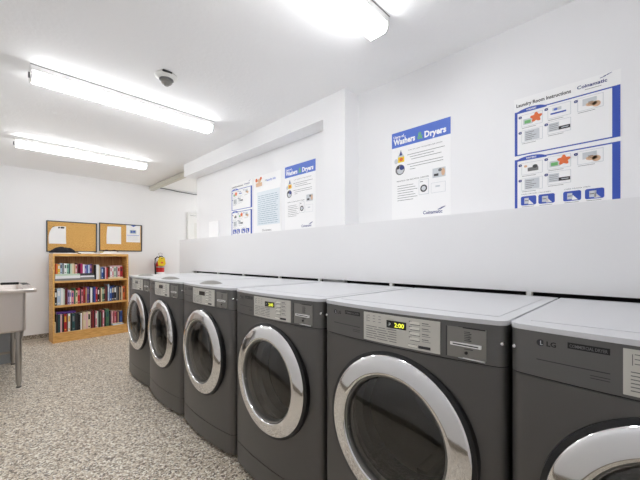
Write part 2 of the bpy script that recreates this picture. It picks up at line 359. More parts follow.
def make_machine(kind, label, group, lit):
    t = empty(kind, (1.02, 0, 0), -PI/2, label, 'clothes '+kind if kind == 'dryer' else 'washing machine', group)
    D = .745
    q = MB()   # cabinet shell behind the front
    q.box(0.002, .012, .0, D, .03, .982, M['body']); q.box(W-.012, W-.002, .0, D, .03, .982, M['body'])
    q.box(.012, W-.012, D-.012, D, .03, .982, M['body']); q.box(.012, W-.012, .0, D-.012, .03, .045, M['body'])
    q.build('cabinet', t)
    # front panel with round opening
    q = MB(); z0, z1 = .145, .866
    per = [(u, z0) for u in US[:-1]] + [(W, z0+(z1-z0)*i/24) for i in range(24)] + [(u, z1) for u in US[::-1][:-1]] + [(0, z1-(z1-z0)*i/24) for i in range(24)]
    ts = [0, .15, .3, .45, .6, .72, .82, .88, .91, .94, .96, .98, .99, 1]
    n = len(per); vs = []
    rh = .235
    for tt in ts:
        for (u, z) in per:
            a = math.atan2(z-CZ, u-CX); cx_, cz_ = CX+rh*math.cos(a), CZ+rh*math.sin(a)
            x = cx_+(u-cx_)*tt; vs.append((x, prof(x), cz_+(z-cz_)*tt))
    q.add(vs, [(j*n+i, j*n+(i+1) % n, (j+1)*n+(i+1) % n, (j+1)*n+i) for j in range(len(ts)-1) for i in range(n)], M['body'], True)
    k = (len(ts)-1)*n
    rim = [vs[k+i] for i in range(n)]
    q.add(rim+[(p[0], .004, p[2]) for p in rim], [(i, (i+1) % n, (i+1) % n+n, i+n) for i in range(n)], M['body'], False)
    q.build('front_panel', t)
    q = MB(); curved_slab(q, .028, .141, M['body'], 0, .01); q.build('kick_panel', t)
    q = MB(); curved_slab(q, .141, .145, M['black'], -.004, .01); q.build('seam', t)
    q = MB(); curved_slab(q, .866, .870, M['black'], -.004, .01); q.build('seam', t)
    # lid: curved front, with an inset top panel and a low rim
    q = MB(); curved_slab(q, .984, .9975, M['lid'], .003, D-.005, .004)
    q.box(.035, W-.035, .035, D-.05, .9975, .9990, M['lid']); q.box(.02, W-.02, D-.035, D-.016, .9975, .9990, M['lid'])
    q.build('top_lid', t, bevel=.003, seg=2)
    # control panel
    q = MB(); curved_slab(q, .870, .984, M['bodyc'], .001, .03); cp = q.build('control_panel', t)
    px0, px1 = .226, .511
    q = MB(); on_front(q, px0, px1, .877, .976, .004, M['plate']); o = .0046
    # printed marks
    for i in range(3): q.box(px0+.014+.022*i, px0+.0155+.022*i, fy(.23, o), fy(.23, .004), .942, .966, M['ink'])
    def line(x, z, w, th=.0018, m=M['ink']):
        nn = 3; xs = [x+w*i/nn for i in range(nn+1)]
        q.add([(a, fy(a, o), c) for c in (z-th/2, z+th/2) for a in xs], [(i, i+1, i+1+nn+1, i+nn+1) for i in range(nn)], m)
    for i in range(3):
        for j in range(3): line(px0+.018+.024*i, .966-.010*j, .010)
    for r_ in range(6):
        x = px0+.012
        for w_ in ((.05, .03, .04), (.03, .055, .035), (.045, .045, .03))[r_ % 3]:
            line(x, .928-.008*r_, w_*.95, .0022); x += w_+.004
    for i in range(4):
        z = .962-.017*i
        q.box(px0+.188, px0+.220, fy(.40, .0055), fy(.40, .003), z-.004, z+.004, M['btn'])
        line(px0+.188, z-.0055, .034, .0016, M['inkd']); line(px0+.184, z+.004, .010, .0025, M['inkd'])
        line(px0+.228, z+.002, .022, .0026); line(px0+.228, z-.004, .028, .0014)
    q.box(px0+.182, px0+.212, fy(.40, .0052), fy(.40, .003), .884, .892, M['btn'])
    line(px0+.182, .8925, .03, .001, M['inkd']); line(px0+.182, .8835, .03, .001, M['inkd'])
    line(px0+.216, .888, .040, .009, M['inkd'])
    part(q.build('control_plate', cp), 'pale silver plate of printed instructions and buttons')
    q = MB(); on_front(q, px0+.100, px0+.174, .934, .959, .0055, M['disp'])
    if lit:
        x = px0+.106; curve_text(q, 'P', x+.004, .941, .007, .011, .0062, M['palegrey'])
        curve_text(q, '2:00', px0+.131, .939, .036, .015, .0062, M['lcd'], .02)
    q.build('display', cp)
    # payment plate in a dark surround
    c0, c1, d0, d1 = .531, .638, .879, .968
    q = MB(); on_front(q, c0-.006, c1+.004, d0-.004, d1+.004, .002, M['bodyc']); on_front(q, c0, c1, d0, d1, .0035, M['plate2'])
    q.box(c0-.001, c1, fy(.585, .0045), fy(.585, .002), d0-.002, d0+.002, M['chrome']); q.box(c0-.002, c0+.001, fy(.53, .0045), fy(.53, .002), d0, d1, M['rubber'])
    q.box(c0, c1, fy(.585, .0045), fy(.585, .002), d1-.002, d1+.001, M['black'])
    cx = c0+.055
    q.box(cx-.045, cx+.042, fy(cx-.03, .0055), fy(cx, .002), .913, .923, M['white']); q.box(cx-.037, cx+.035, fy(cx-.03, .0060), fy(cx, .002), .9165, .9195, M['black'])
    for i in range(6): q.box(cx-.012, cx+.010+.004*(i % 2), fy(cx, .0042), fy(cx, .002), .955-.005*i, .9565-.005*i, M['inkd'])
    q.box(cx-.018, cx-.0165, fy(cx, .0042), fy(cx, .002), .93, .957, M['inkd'])
    q.box(cx-.022, cx+.018, fy(cx, .0042), fy(cx, .002), .905, .9065, M['inkd']); q.lathe([(0, -.003), (.0045, -.003), (.0045, 0)], M['black'], 14, 'y', (cx, fy(cx, .0035), .895))
    part(q.build('card_slot', cp), 'grey card slot plate with a white slit')
    # maker mark and name strip
    q = MB(); OX = .072
    a = [(.0085*math.cos(2*PI*i/24), .0085*math.sin(2*PI*i/24)) for i in range(24)]
    q.poly([(OX+x_, .957+z_) for x_, z_ in a], fy(OX, .0018), M['inkd'])
    q.box(OX-.0005, OX+.001, fy(OX, .0024), fy(OX, .0018), .952, .962, M['palegrey']); q.box(OX-.0005, OX+.0045, fy(OX, .0024), fy(OX, .0018), .952, .9532, M['palegrey'])
    curve_text(q, 'LG', .085, .951, .020, .012, .0018, M['black'], .03)
    q.build('logo', cp)
    q = MB(); on_front(q, .128, .205, .955, .9695, .0022, M['black'])
    curve_text(q, 'COMMERCIAL DRYER' if kind == 'dryer' else 'COMMERCIAL WASHER', .132, .9585, .069, .0075, .0030, M['ink'], .01)
    q.build('name_strip', cp)
    q = MB()
    for (xa, xb, z, th) in ((.063, .205, .914, .0022), (.170, .205, .902, .0016), (.170, .205, .896, .0016)):
        n_ = 8; xs = [xa+(xb-xa)*i/n_ for i in range(n_+1)]
        q.add([(a_, fy(a_, .0016), c) for c in (z-th/2, z+th/2) for a_ in xs], [(i, i+1, i+1+n_+1, i+n_+1) for i in range(n_)], M['rubber'])
    q.build('printed_line', cp)
    for x in (.009, W-.009):
        q = MB(); q.lathe([(0, -.005), (.004, -.0045), (.0065, -.001), (.0065, .003)], M['chrome'], 16, 'y', (x, fy(x, 0), .934)); part(q.build('screw', cp), 'shiny domed screw')
    # door
    c = (CX, 0, CZ)
    q = MB(); q.lathe([(RD+.016, -.020), (RD+.014, -.057), (RD-.002, -.064), (.215, -.064), (.194, -.060), (.194, -.020)], M['black'], 96, 'y', c, close=True)
    door = part(q.build('door', t), 'round porthole door with a black rim')
    q = MB(); q.lathe([(RD+.0005, -.058), (RD+.001, -.064), (RD-.002, -.0675), (RD-.010, -.0705), (RD-.022, -.0735), (RD-.036, -.0762), (RD-.050, -.0785), (RD-.060, -.0795), (.1990, -.078), (.1970, -.074), (.1955, -.060)], M['chrome'], 128, 'y', c)
    part(q.build('chrome_ring', door), 'wide mirror chrome ring')
    q = MB(); q.lathe([(.1958, -.070), (.1935, -.073), (.1905, -.071), (.188, -.060), (.188, -.040), (.192, -.030)], M['plate2'], 96, 'y', c)
    q.build('inner_rim', door)
    q = MB(); q.lathe([(.0001, -.080)]+[(.1885*math.sin(k*PI/2/10), -.060-.020*math.cos(k*PI/2/10)) for k in range(1, 11)], M['glass'], 96, 'y', c)
    part(q.build('door_glass', door), 'dark tinted porthole glass')
    q = MB(); q.box(CX-RD+.058, CX-RD+.072, -.070, -.050, CZ-.03, CZ+.045, M['black']); q.box(CX-RD+.062, CX-RD+.078, -.068, -.050, CZ-.055, CZ-.035, M['steel']); q.build('door_latch', door, bevel=.003)
    # throat and drum behind the glass
    q = MB(); q.lathe([(.234, -.03), (.232, .03), (.20, .04), (.195, .09), (.205, .10)], M['rubber'], 64, 'y', c); q.build('door_seal', t)
    q = MB(); q.lathe([(.205, .095), (.27, .11), (.28, .14), (.28, .55), (.25, .58), (.0001, .60)], M['drum'], 64, 'y', c)
    for k in range(3):
        a = 2*PI*k/3+.5; mt = Matrix.Translation(Vector((CX, 0, CZ))) @ Matrix.Rotation(-a, 4, 'Y')
        q.box(.225, .275, .16, .54, -.02, .02, M['drum'], mt)
    q.build('drum', t)
    if kind == 'washer':   # raised detergent dispenser cover at the front of the lid
        q = MB(); vs = []; nr, na = 6, 28
        for j in range(nr+1):
            r = 1-j/nr
            for i in range(na):
                a = 2*PI*i/na; vs.append((.265+.100*r*math.cos(a), .052+.068*r*math.sin(a), .998+.019*(1-r**2.5)))
        fs = [(j*na+i, j*na+(i+1) % na, (j+1)*na+(i+1) % na, (j+1)*na+i) for j in range(nr) for i in range(na)]
        q.add(vs, fs, M['plate2'], True); part(q.build('dispenser_cover', t), 'oval grey detergent dispenser cover')
    for x in (.05, W-.05):
        for y in (.05, D-.06):
            q = MB(); q.lathe([(0, 0), (.022, 0), (.022, .012), (.010, .014), (.010, .031), (0, .031)], M['black'], 16, 'z', (x, y, 0)); q.build('foot', t)
    return t
YF = [.258, .953, 1.655, 2.370, 3.080, 3.767]      # far edge of each machine, nearest first
d0 = make_machine('dryer', 'nearest graphite dryer, cut by the right edge of the photo', 'graphite dryers at the near end', True)
d0.location.y = YF[0]
for k, lb in ((1, 'large graphite dryer in the foreground, second from the right end of the row'), (2, 'graphite dryer in mid-row with a lit display, between a washer and a dryer')):
    c = copy_tree(d0); c.location.y = YF[k]; tag(c, lb)
w0 = make_machine('washer', 'graphite washing machine with a dispenser cover, next to the mid-row dryer', 'graphite washing machines at the far end', False)
w0.location.y = YF[3]
for k, lb in ((4, 'graphite washing machine between the other two washing machines'), (5, 'farthest graphite washing machine, beside the bookcase')):
    c = copy_tree(w0); c.location.y = YF[k]; tag(c, lb)
    if k == 5: c.location.x = 1.045

# ------------------------------------------------------------ posters (local x to the viewer's right, z up, printed side faces -y)
RZ = -PI/2
def wall_sheet(w, h, m=None, th=.0015):
    q = MB(); q.box(0, w, 0, th, 0, h, m or M['paper']); return q
def fig(q, x, z, w, h, kind, y=-.0004):
    """little framed illustration"""
    q.quad(x, x+w, z, z+h, y, M['palegrey']); q.quad(x+.002, x+w-.002, z+.002, z+h-.002, y*1.5, M['paper'])
    y2 = y*2; y3 = y*2.5; y4 = y*3
    if kind == 'blob':
        q.quad(x+.008, x+w*.55, z+.010, z+h*.62, y2, M['palegrey']); q.quad(x+.014, x+w*.45, z+.015, z+h*.5, y3, M['green'])
        q.poly([(x+w*(.70+.24*(1+.25*math.sin(5*a))*math.cos(a)), z+h*(.58+.33*(1+.25*math.sin(5*a))*math.sin(a))) for a in [2*PI*i/30 for i in range(30)]], y4, M['orange'])
    elif kind == 'bar':
        q.quad(x+.012, x+w*.8, z+h*.30, z+h*.42, y3, M['blue']); q.quad(x+.02, x+w*.6, z+h*.55, z+h*.8, y2, M['palegrey']); q.disc(x+w*.35, z+h*.66, .008, .006, y3, M['blue2'])
    elif kind == 'hand':
        q.quad(x+w*.2, x+w*.75, z+h*.35, z+h*.85, y2, M['palegrey']); q.disc(x+w*.55, z+h*.38, w*.22, h*.16, y3, M['tan']); q.disc(x+w*.74, z+h*.30, w*.16, h*.22, y3, M['tan'])
        for i in range(3): q.quad(x+w*.42, x+w*.62, z+h*(.38+.08*i), z+h*(.41+.08*i), y4, M['inkd'])
    elif kind == 'lines':
        q.quad(x+w*.15, x+w*.85, z+h*.08, z+h*.92, y2, M['palegrey'])
        for i in range(5): q.quad(x+w*.2, x+w*(.5+.1*(i % 3)), z+h*(.15+.15*i), z+h*(.19+.15*i), y3, M['ink'])
    elif kind == 'dark':
        q.quad(x+.004, x+w*.5, z+h*.2, z+h*.85, y2, M['palegrey'])
        for i in range(4): q.quad(x+.008, x+w*.45, z+h*(.28+.14*i), z+h*(.31+.14*i), y3, M['ink'])
        q.quad(x+w*.48, x+w-.003, z+h*.22, z+h*.48, y3, M['inkd']); q.quad(x+w*.6, x+w*.9, z+h*.32, z+h*.38, y4, M['palegrey'])
    elif kind == 'basket':
        q.quad(x+w*.3, x+w*.8, z+h*.25, z+h*.55, y2, M['ink']); q.disc(x+w*.65, z+h*.6, w*.12, h*.14, y3, M['inkd']); q.disc(x+w*.2, z+h*.7, w*.08, h*.1, y3, M['tan'])
def instructions_poster():
    W_, H = .427, .66
    q = wall_sheet(W_, H); f1 = -.0004
    top = H
    q.text('Laundry Room Instructions', .012, top-.045, .235, .018, -.0008, M['inkd'], bold=.025)
    q.text('Coinamatic', .270, top-.040, .110, .016, -.0008, M['navy'], bold=.025)
    for i in range(3): q.poly([(.355+.012*i, top-.018+.004*i), (.375+.010*i, top-.014+.004*i), (.377+.010*i, top-.011+.004*i), (.355+.012*i, top-.015+.004*i)], -.0008, M['navy'])
    q.quad(.30, .36, top-.052, top-.050, -.0008, M['ink'])
    for (z1, z0, title, kinds) in ((top-.070, top-.305, 'WASHERS', ('blob', 'bar', 'hand', 'lines', 'dark')), (top-.325, top-.615, 'DRYERS', ('basket', 'blob', 'hand', 'lines', 'dark'))):
        q.quad(.004, W_-.002, z0, z1, f1, M['blue']); q.quad(.017, W_-.030, z0+.006, z1-.006, f1*1.5, M['paper'])
        q.poly([(.080+.068*math.cos(a), z1-.010+.022*math.sin(a)) for a in [PI*i/16 for i in range(17)]], f1*2, M['blue'])
        q.text(title, .058, z1-.004, .045, .009, -.0014, M['paper'], bold=.02)
        zc = z1-.075
        pos = [(.026, zc-.012), (.142, zc-.004), (.262, zc-.004), (.026, zc-.094), (.142, zc-.082)]
        for (x, z), kd in zip(pos, kinds):
            fig(q, x+.010, z, .095, .064, kd, -.0008); q.disc(x+.004, z+.053, .008, .007, -.0013, M['navy']); q.quad(x+.003, x+.005, z+.050, z+.056, -.0018, M['paper'])
            q.quad(x+.012, x+.075, z-.007, z-.005, -.0008, M['ink'])
        if title == 'DRYERS':
            q.text('CARD DRYERS / WASHERS', .035, z0+.098, .13, .006, -.0008, M['ink']); q.text('CARD READER STEPS', .22, z0+.098, .10, .006, -.0008, M['ink'])
            for i, x in enumerate((.033, .112, .216, .300)):
                pts = []
                for cx, cz, a0 in ((x+.062, z0+.082, 0), (x+.008, z0+.082, 90), (x+.008, z0+.050, 180), (x+.062, z0+.050, 270)):
                    for s in range(4): a = math.radians(a0+30*s); pts.append((cx+.008*math.cos(a), cz+.008*math.sin(a)))
                q.poly(pts, -.0009, M['blue']); q.quad(x+.016, x+.036+.006*(i % 2), z0+.050, z0+.080, -.0014, M['palegrey'])
                q.poly([(x+.034, z0+.046), (x+.058, z0+.046), (x+.038, z0+.070)], -.0014, M['paper']); q.quad(x+.018, x+.034, z0+.064, z0+.068, -.0018, M['ink'])
                q.quad(x+.005, x+.06, z0+.034, z0+.036, -.0008, M['ink'])
    return q
def washers_poster():
    W_, H = .417, .64
    q = wall_sheet(W_, H)
    q.quad(0, W_, H-.105, H, -.0004, M['blue2'])
    q.text('Usage of...', .014, H-.040, .095, .019, -.0008, M['paper'], bold=.03)
    q.text('Washers', .014, H-.085, .165, .040, -.0008, M['paper'], bold=.04)
    q.text('&', .195, H-.085, .04, .046, -.0008, M['green'], bold=.02)
    q.text('Dryers', .245, H-.085, .145, .040, -.0008, M['paper'], bold=.04)
    # bottle and loaded washer illustrations
    q.poly([(.045, H-.21), (.095, H-.21), (.095, H-.17), (.078, H-.145), (.072, H-.125), (.064, H-.145), (.048, H-.17)], -.0006, M['palegrey'])
    q.poly([(.060, H-.165), (.082, H-.165), (.072, H-.128)], -.0010, M['navy']); q.quad(.050, .098, H-.212, H-.175, -.0010, M['yellow']); q.disc(.074, H-.193, .014, .012, -.0014, M['orange'])
    q.disc(.035, H-.20, .014, .018, -.0012, M['palegrey'])
    q.disc(.065, H-.262, .036, .036, -.0006, M['ink']); q.disc(.068, H-.265, .026, .026, -.0010, M['palegrey']); q.disc(.080, H-.250, .018, .016, -.0014, M['navy']); q.disc(.050, H-.245, .012, .012, -.0014, M['inkd'])
    def tl(x, z, w, th=.003, m=M['ink']): q.quad(x, x+w, z-th/2, z+th/2, -.0006, m)
    q.text('HOW TO LOAD THE WASHERS AND DRYERS', .13, H-.145, .235, .007, -.0008, M['inkd'])
    for i, (x, w) in enumerate(((.12, .26), (.14, .17), (.15, .21), (.12, .25), (.14, .23), (.14, .04))): tl(x, H-.172-.017*i-(.015 if i > 2 else 0), w)
    q.text('IMPORTANT CARE AND DRYING GUIDELINES', .04, H-.345, .235, .009, -.0008, M['inkd'])
    for i in range(7): tl(.045, H-.375-.0165*i, .12+.03*((i*7) % 3)/2); 
    # small machine drawings
    q.quad(.205, .275, H-.455, H-.355, -.0006, M['palegrey']); q.quad(.208, .272, H-.452, H-.358, -.0010, M['paper']); q.disc(.240, H-.415, .024, .024, -.0014, M['inkd']); q.disc(.240, H-.415, .015, .015, -.0018, M['palegrey']); q.quad(.215, .235, H-.372, H-.368, -.0014, M['inkd'])
    q.quad(.30, .385, H-.36, H-.30, -.0006, M['palegrey']); q.quad(.31, .34, H-.35, H-.335, -.0010, M['inkd']); q.disc(.37, H-.33, .012, .024, -.0010, M['tan']); q.disc(.35, H-.315, .012, .010, -.0012, M['ink'])
    q.quad(.29, .385, H-.455, H-.39, -.0006, M['palegrey']); q.quad(.292, .383, H-.453, H-.392, -.0010, M['paper']); q.quad(.32, .35, H-.42, H-.41, -.0014, M['palegrey'])
    q.text('Coinamatic', .235, H-.585, .13, .022, -.0008, M['navy'], bold=.02)
    for i in range(3): q.poly([(.335+.012*i, H-.565+.005*i), (.362+.010*i, H-.559+.005*i), (.365+.010*i, H-.554+.005*i), (.335+.012*i, H-.560+.005*i)], -.0008, M['navy'])
    return q
PX = XW-.002
p = instructions_poster().build('poster', loc=(PX, .500, 1.363), rz=RZ)
tag(p, 'large blue framed laundry instructions poster at the right end of the wall', 'poster', 'laundry instructions posters')
p2 = p.copy(); COL.objects.link(p2); p2.location = (PX, 3.425, 1.366); tag(p2, 'blue framed instructions poster, leftmost of the three inside the recess')
p = washers_poster().build('poster', loc=(PX, 1.262, 1.402), rz=RZ)
tag(p, 'blue headed washers and dryers poster alone on the wall right of the pillar', 'poster', 'washers and dryers posters')
p2 = p.copy(); COL.objects.link(p2); p2.location = (PX, 2.444, 1.397); tag(p2, 'blue headed washers and dryers poster, rightmost of the three inside the recess')
q = wall_sheet(.47, .63); H = .63
q.disc(.05, H-.04, .02, .02, -.0006, M['orange']); q.disc(.10, H-.05, .035, .02, -.0006, M['tan']); q.disc(.13, H-.03, .018, .016, -.0010, M['orange']); q.quad(.04, .15, H-.11, H-.07, -.0006, M['tan'])
q.text('Laundry Info', .23, H-.075, .15, .022, -.0008, M['blue2'], bold=.02); q.quad(.2, .23, H-.07, H-.055, -.0008, M['palegrey'])
q.text('Coinamatic', .15, .018+.03, .16, .022, -.0008, M['inkd'], skew=.2)
tag(q.build('poster', loc=(PX, 2.968, 1.402), rz=RZ), 'white poster with an orange picture, middle of the three inside the recess', 'poster')
q = wall_sheet(.40, .41, th=.002)
q.quad(.012, .392, .02, .37, -.0003, mat('faint_blue_paper', (222, 230, 236), .4))
for i in range(15):
    x = .03
    while x < .32:
        w = .03+.05*R.random(); w = min(w, .37-x); q.quad(x, x+w, .035+.0205*i, .041+.0205*i, -.0008, M['teal']); x += w+.008
tag(q.build('notice_sheet', loc=(PX-.0032, 2.912, 1.492), rz=RZ), 'glossy notice sheet with blue text lines over the middle recess poster', 'notice')
q = MB(); q.box(0, .24, -.018, 0, 0, .272, mat('bright_white_plastic', (252, 252, 252), .3))
eb = tag(q.build('wall_box', loc=(PX+.002, 3.955, 1.36), rz=RZ, bevel=.006), 'plain white box on the recess wall left of the posters', 'electrical box')

# ------------------------------------------------------------ cork boards
def board(name, x, z, w, h, label, papers):
    t = empty(name, (x, YB, z), 0, label, 'notice board', 'cork boards above the bookcase')
    q = MB(); q.box(.008, w-.008, -.010, -.001, .008, h-.008, M['cork']); q.build('cork_panel', t)
    q = MB(); f = .014
    q.box(0, w, -.018, -.001, 0, f, M['frame']); q.box(0, w, -.018, -.001, h-f, h, M['frame']); q.box(0, f, -.018, -.001, f, h-f, M['frame']); q.box(w-f, w, -.018, -.001, f, h-f, M['frame'])
    q.build('frame', t, bevel=.002)
board('notice_board', .587, 1.264, .612, .452, 'left cork board with one white sheet, above the bookcase', 0)
board('notice_board', 1.228, 1.285, .618, .448, 'right cork board with two white sheets, above the bookcase', 0)
def curled(name, x, z, w, h, label, curl=.0, cx=0):
    q = MB(); n = 8; vs = []
    for j in range(n+1):
        for i in range(n+1):
            a, b = i/n, j/n
            c = curl*max(0, (1-a)+(b)-1.3)**2*2 + curl*.3*max(0, .3-b)
            vs.append((x+a*w+c*.6, YB-.012-c, z+b*h-c*.5))
    fs = [(j*(n+1)+i, j*(n+1)+i+1, (j+1)*(n+1)+i+1, (j+1)*(n+1)+i) for j in range(n) for i in range(n)]
    q.add(vs, fs, M['paper'], True)
    return q
q = curled('', .612, 1.385, .20, .255, '', .06)
q.box(.65, .80, YB-.0132, YB-.0128, 1.618, 1.624, M['inkd'])
for a, b in ((.66, .70), (.72, .74), (.75, .79)): q.box(a, b, YB-.0134, YB-.0130, 1.608, 1.632, M['inkd'])
tag(q.build('paper_sheet', fixn=False), 'curling white sheet with a dark scribbled top on the left cork board', 'paper')
q = curled('', 1.327, 1.402, .205, .282, '', .015)
tag(q.build('paper_sheet', fixn=False), 'blank white sheet at the left of the right cork board', 'paper')
q = curled('', 1.606, 1.438, .212, .285, '', .0)
def bq(x0, x1, z0, z1, m, k=0): q.box(x0, x1, YB-.0132-k, YB-.0124, z0, z1, m)
q.poly([(1.67, 1.72), (1.76, 1.72), (1.715, 1.695)], YB-.0126, M['blue2'])
bq(1.66, 1.755, 1.585, 1.64, M['teal']); bq(1.675, 1.70, 1.595, 1.63, M['blue'], .0004); bq(1.71, 1.74, 1.60, 1.635, M['blue'], .0004); bq(1.62, 1.80, 1.55, 1.556, M['blue2'])
for i in range(4): bq(1.63, 1.79, 1.53-.02*i, 1.533-.02*i, M['palegrey'])
tag(q.build('paper_sheet', fixn=False), 'white sheet with blue print at the right of the right cork board', 'paper')

# ------------------------------------------------------------ fire extinguisher
t = empty('fire_extinguisher', (2.115, YB-.085, .72), 0, 'red fire extinguisher with a yellow tag hanging on the back wall', 'fire extinguisher')
q = MB(); q.lathe([(0, 0), (.062, .0), (.068, .012), (.068, .34), (.060, .38), (.035, .41), (.022, .42), (.022, .44), (0, .44)], M['red'], 36); q.build('cylinder', t)
q = MB(); q.lathe([(.0688, .08), (.0690, .21), (.0688, .21)], M['paper'], 36); q.build('paper_label', t)
q = MB(); q.cyl((0, 0, .43), (0, 0, .475), .018, .016, M['black']); q.box(-.012, .012, -.10, .02, .475, .490, M['black']); q.box(-.010, .010, -.085, .01, .445, .455, M['black'])
q.tube([(-.01, 0, .49), (-.03, 0, .53), (0, -.01, .545), (.03, -.02, .53), (.01, -.03, .50)], .005, M['steel']); q.build('valve_handle', t)
q = MB(); q.lathe([(0, -.012), (.018, -.012), (.018, 0), (0, 0)], M['rubber'], 20, 'y', (.045, -.01, .455)); q.build('gauge', t)
q = MB(); q.tube([(-.015, 0, .46), (-.05, -.005, .475), (-.085, -.01, .44), (-.09, -.015, .36), (-.085, -.02, .24), (-.078, -.02, .12)], [.010, .010, .010, .010, .012, .016], M['black']); q.build('hose', t)
q = MB()
q.add([(-.058, -.085, .325), (.040, -.088, .315), (.060, -.092, .36), (.050, -.075, .46), (-.03, -.07, .475), (-.066, -.08, .42)], [(0, 1, 2, 3, 4, 5)], M['yellow'])
q.add([(-.058, -.083, .325), (.040, -.086, .315), (.060, -.090, .36), (.050, -.073, .46), (-.03, -.068, .475), (-.066, -.078, .42)], [(5, 4, 3, 2, 1, 0)], M['yellow'])
q.box(-.02, .02, -.0895, -.088, .36, .39, M['orange']); part(q.build('inspection_tag', t, fixn=False), 'yellow inspection tag')
q = MB(); q.box(-.03, .03, .068, .0849, .05, .40, M['steel']); q.lathe([(.0692, .29), (.0712, .29), (.0712, .31), (.0692, .31)], M['steel'], 36, close=True); q.build('wall_bracket', t)

# ------------------------------------------------------------ bookcase
BA = .070
BL = Vector((.624, 5.752, 0)); BW, BD, BH = .945, .245, 1.235
bc = empty('bookcase', BL, BA, 'light oak three-shelf bookcase full of books against the back wall', 'bookcase')
T = .02
q = MB(); q.box(0, T, 0, BD, 0, BH, M['wood']); q.build('side_panel', bc, bevel=.0015)
q = MB(); q.box(BW-T, BW, 0, BD, 0, BH, M['wood']); q.build('side_panel', bc, bevel=.0015)
q = MB(); q.box(T, BW-T, .0, BD, BH-.036, BH-.0005, M['wood']); q.build('top_panel', bc, bevel=.0015)
SZ = [.135, .515, .855]
for z in SZ: q = MB(); q.box(T+.0005, BW-T-.0005, .004, BD-.008, z-.028, z, M['wood']); q.build('shelf', bc, bevel=.0015)
q = MB(); q.box(T+.0005, BW-T-.0005, .012, .03, .0, SZ[0]-.0285, M['wood']); q.build('kick_board', bc)
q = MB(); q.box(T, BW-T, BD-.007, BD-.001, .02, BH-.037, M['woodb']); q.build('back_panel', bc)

BC = dict(black=(30, 30, 34), white=(232, 234, 236), cream=(226, 212, 178), navy=(34, 44, 84), blue=(48, 84, 160), red=(184, 34, 40), maroon=(96, 26, 40), pink=(214, 136, 150), green=(70, 116, 84), teal=(40, 84, 88), purple=(92, 58, 140), orange=(214, 104, 48), tan=(190, 156, 116), yellow=(226, 186, 60), grey=(128, 130, 134), brown=(104, 66, 46), magenta=(176, 44, 104))
BC['pale blue'] = (182, 204, 224); BC['dark grey'] = (66, 68, 74); BC['pale green'] = (196, 214, 196); BC['mint'] = (150, 196, 176); BC['rose'] = (226, 184, 190); BC['lilac'] = (168, 150, 200); BC['charcoal'] = (48, 46, 50); BC['dark red'] = (130, 26, 32)
def book_mesh(col, th, h, d, hard, band):
    q = MB(); m = mat('cover_'+col, BC[col], .5); c = .002 if hard else .001; e = .003 if hard else 0
    q.box(0, th, 0, .0025, 0, h, m); q.box(0, c, .0025, d, 0, h, m); q.box(th-c, th, .0025, d, 0, h, m)
    q.box(c, th-c, .0025, d-e, e, h-e, M['pages'])
    if band and th > .012:
        bm_ = mat('cover_'+band, BC[band], .5)
        q.box(th*.2, th*.8, -.0006, 0, h*.55, h*.86, bm_); q.box(th*.25, th*.75, -.0006, 0, h*.08, h*.16, bm_)
    return q
def in_bc(x, y, z):
    return BL + Vector((x*math.cos(BA)-y*math.sin(BA), x*math.sin(BA)+y*math.cos(BA), z))
seen = set()
def uniq(l):
    assert l not in seen, l
    seen.add(l); return l
def shelf_run(x, xe, z, items, where, group, hs=1.0):
    """items: (colour, thickness weight, height, band colour); fills x..xe exactly"""
    tot = sum(i[1] for i in items); k = (xe-x-.0008*len(items))/tot
    for i, (c, w, h, band) in enumerate(items):
        h *= hs
        th = w*k; d = min(.19, h*.72+.01); y0 = .028+.012*R.random()
        q = book_mesh(c, th, h, d, h > .19, band)
        o = q.build('book', loc=in_bc(x, y0, z+.0004), rz=BA)
        l = items[i-1][0] if i else None; r = items[i+1][0] if i < len(items)-1 else None
        if l and r: s = 'between %s and %s ones' % (l, r) if l != r else 'between two %s ones' % l
        elif r: s = 'at the left end beside a %s one' % r
        else: s = 'at the right end beside a %s one' % l
        lab = '%s book %s, %s' % (c, s, where)
        tag(o, uniq(lab), 'book', group)
        x += th+.0008
def flat_book(x, y, z, w, d, th, col, label, group, rz=0, hard=True):
    m = mat('cover_'+col, BC[col], .5); q = MB()
    q.box(0, w, 0, d, 0, .0018, m); q.box(0, w, 0, d, th-.0018, th, m); q.box(0, w, 0, .002, .0018, th-.0018, m); q.box(.002, w-.003, .002, d-.003, .0018, th-.0018, M['pages'])
    o = q.build('book', loc=in_bc(x, y, z+.0004), rz=BA+rz); tag(o, uniq(label), 'book', group); return o
G1, G2, G3 = 'books on the top shelf', 'books on the middle shelf', 'books on the bottom shelf'
z = SZ[2]; x0 = T+.004
fl = [(.008, .290, .030, 'grey', 'grey book lying flat at the bottom of the left stack, top shelf'),
      (.010, .285, .040, 'white', 'white book lying flat in the middle of the left stack, top shelf'),
      (.012, .280, .024, 'pale green', 'pale green book lying flat on top of the left stack, top shelf')]
zz = z
for (dx, w, th, c, lb) in fl: flat_book(T+dx, .022, zz, w, .20, th, c, lb, G1); zz += th+.0004
zl = zz
zz = z
for (w, th, c, lb) in ((.175, .040, 'grey', 'grey book lying flat at the bottom of the dark stack, top shelf'), (.172, .022, 'white', 'white book lying flat between two dark ones, top shelf'), (.168, .034, 'dark grey', 'dark grey book lying flat on the dark stack, top shelf')):
    flat_book(.318, .022, zz, w, .20, th, c, lb, G1); zz += th+.0004
zm = zz
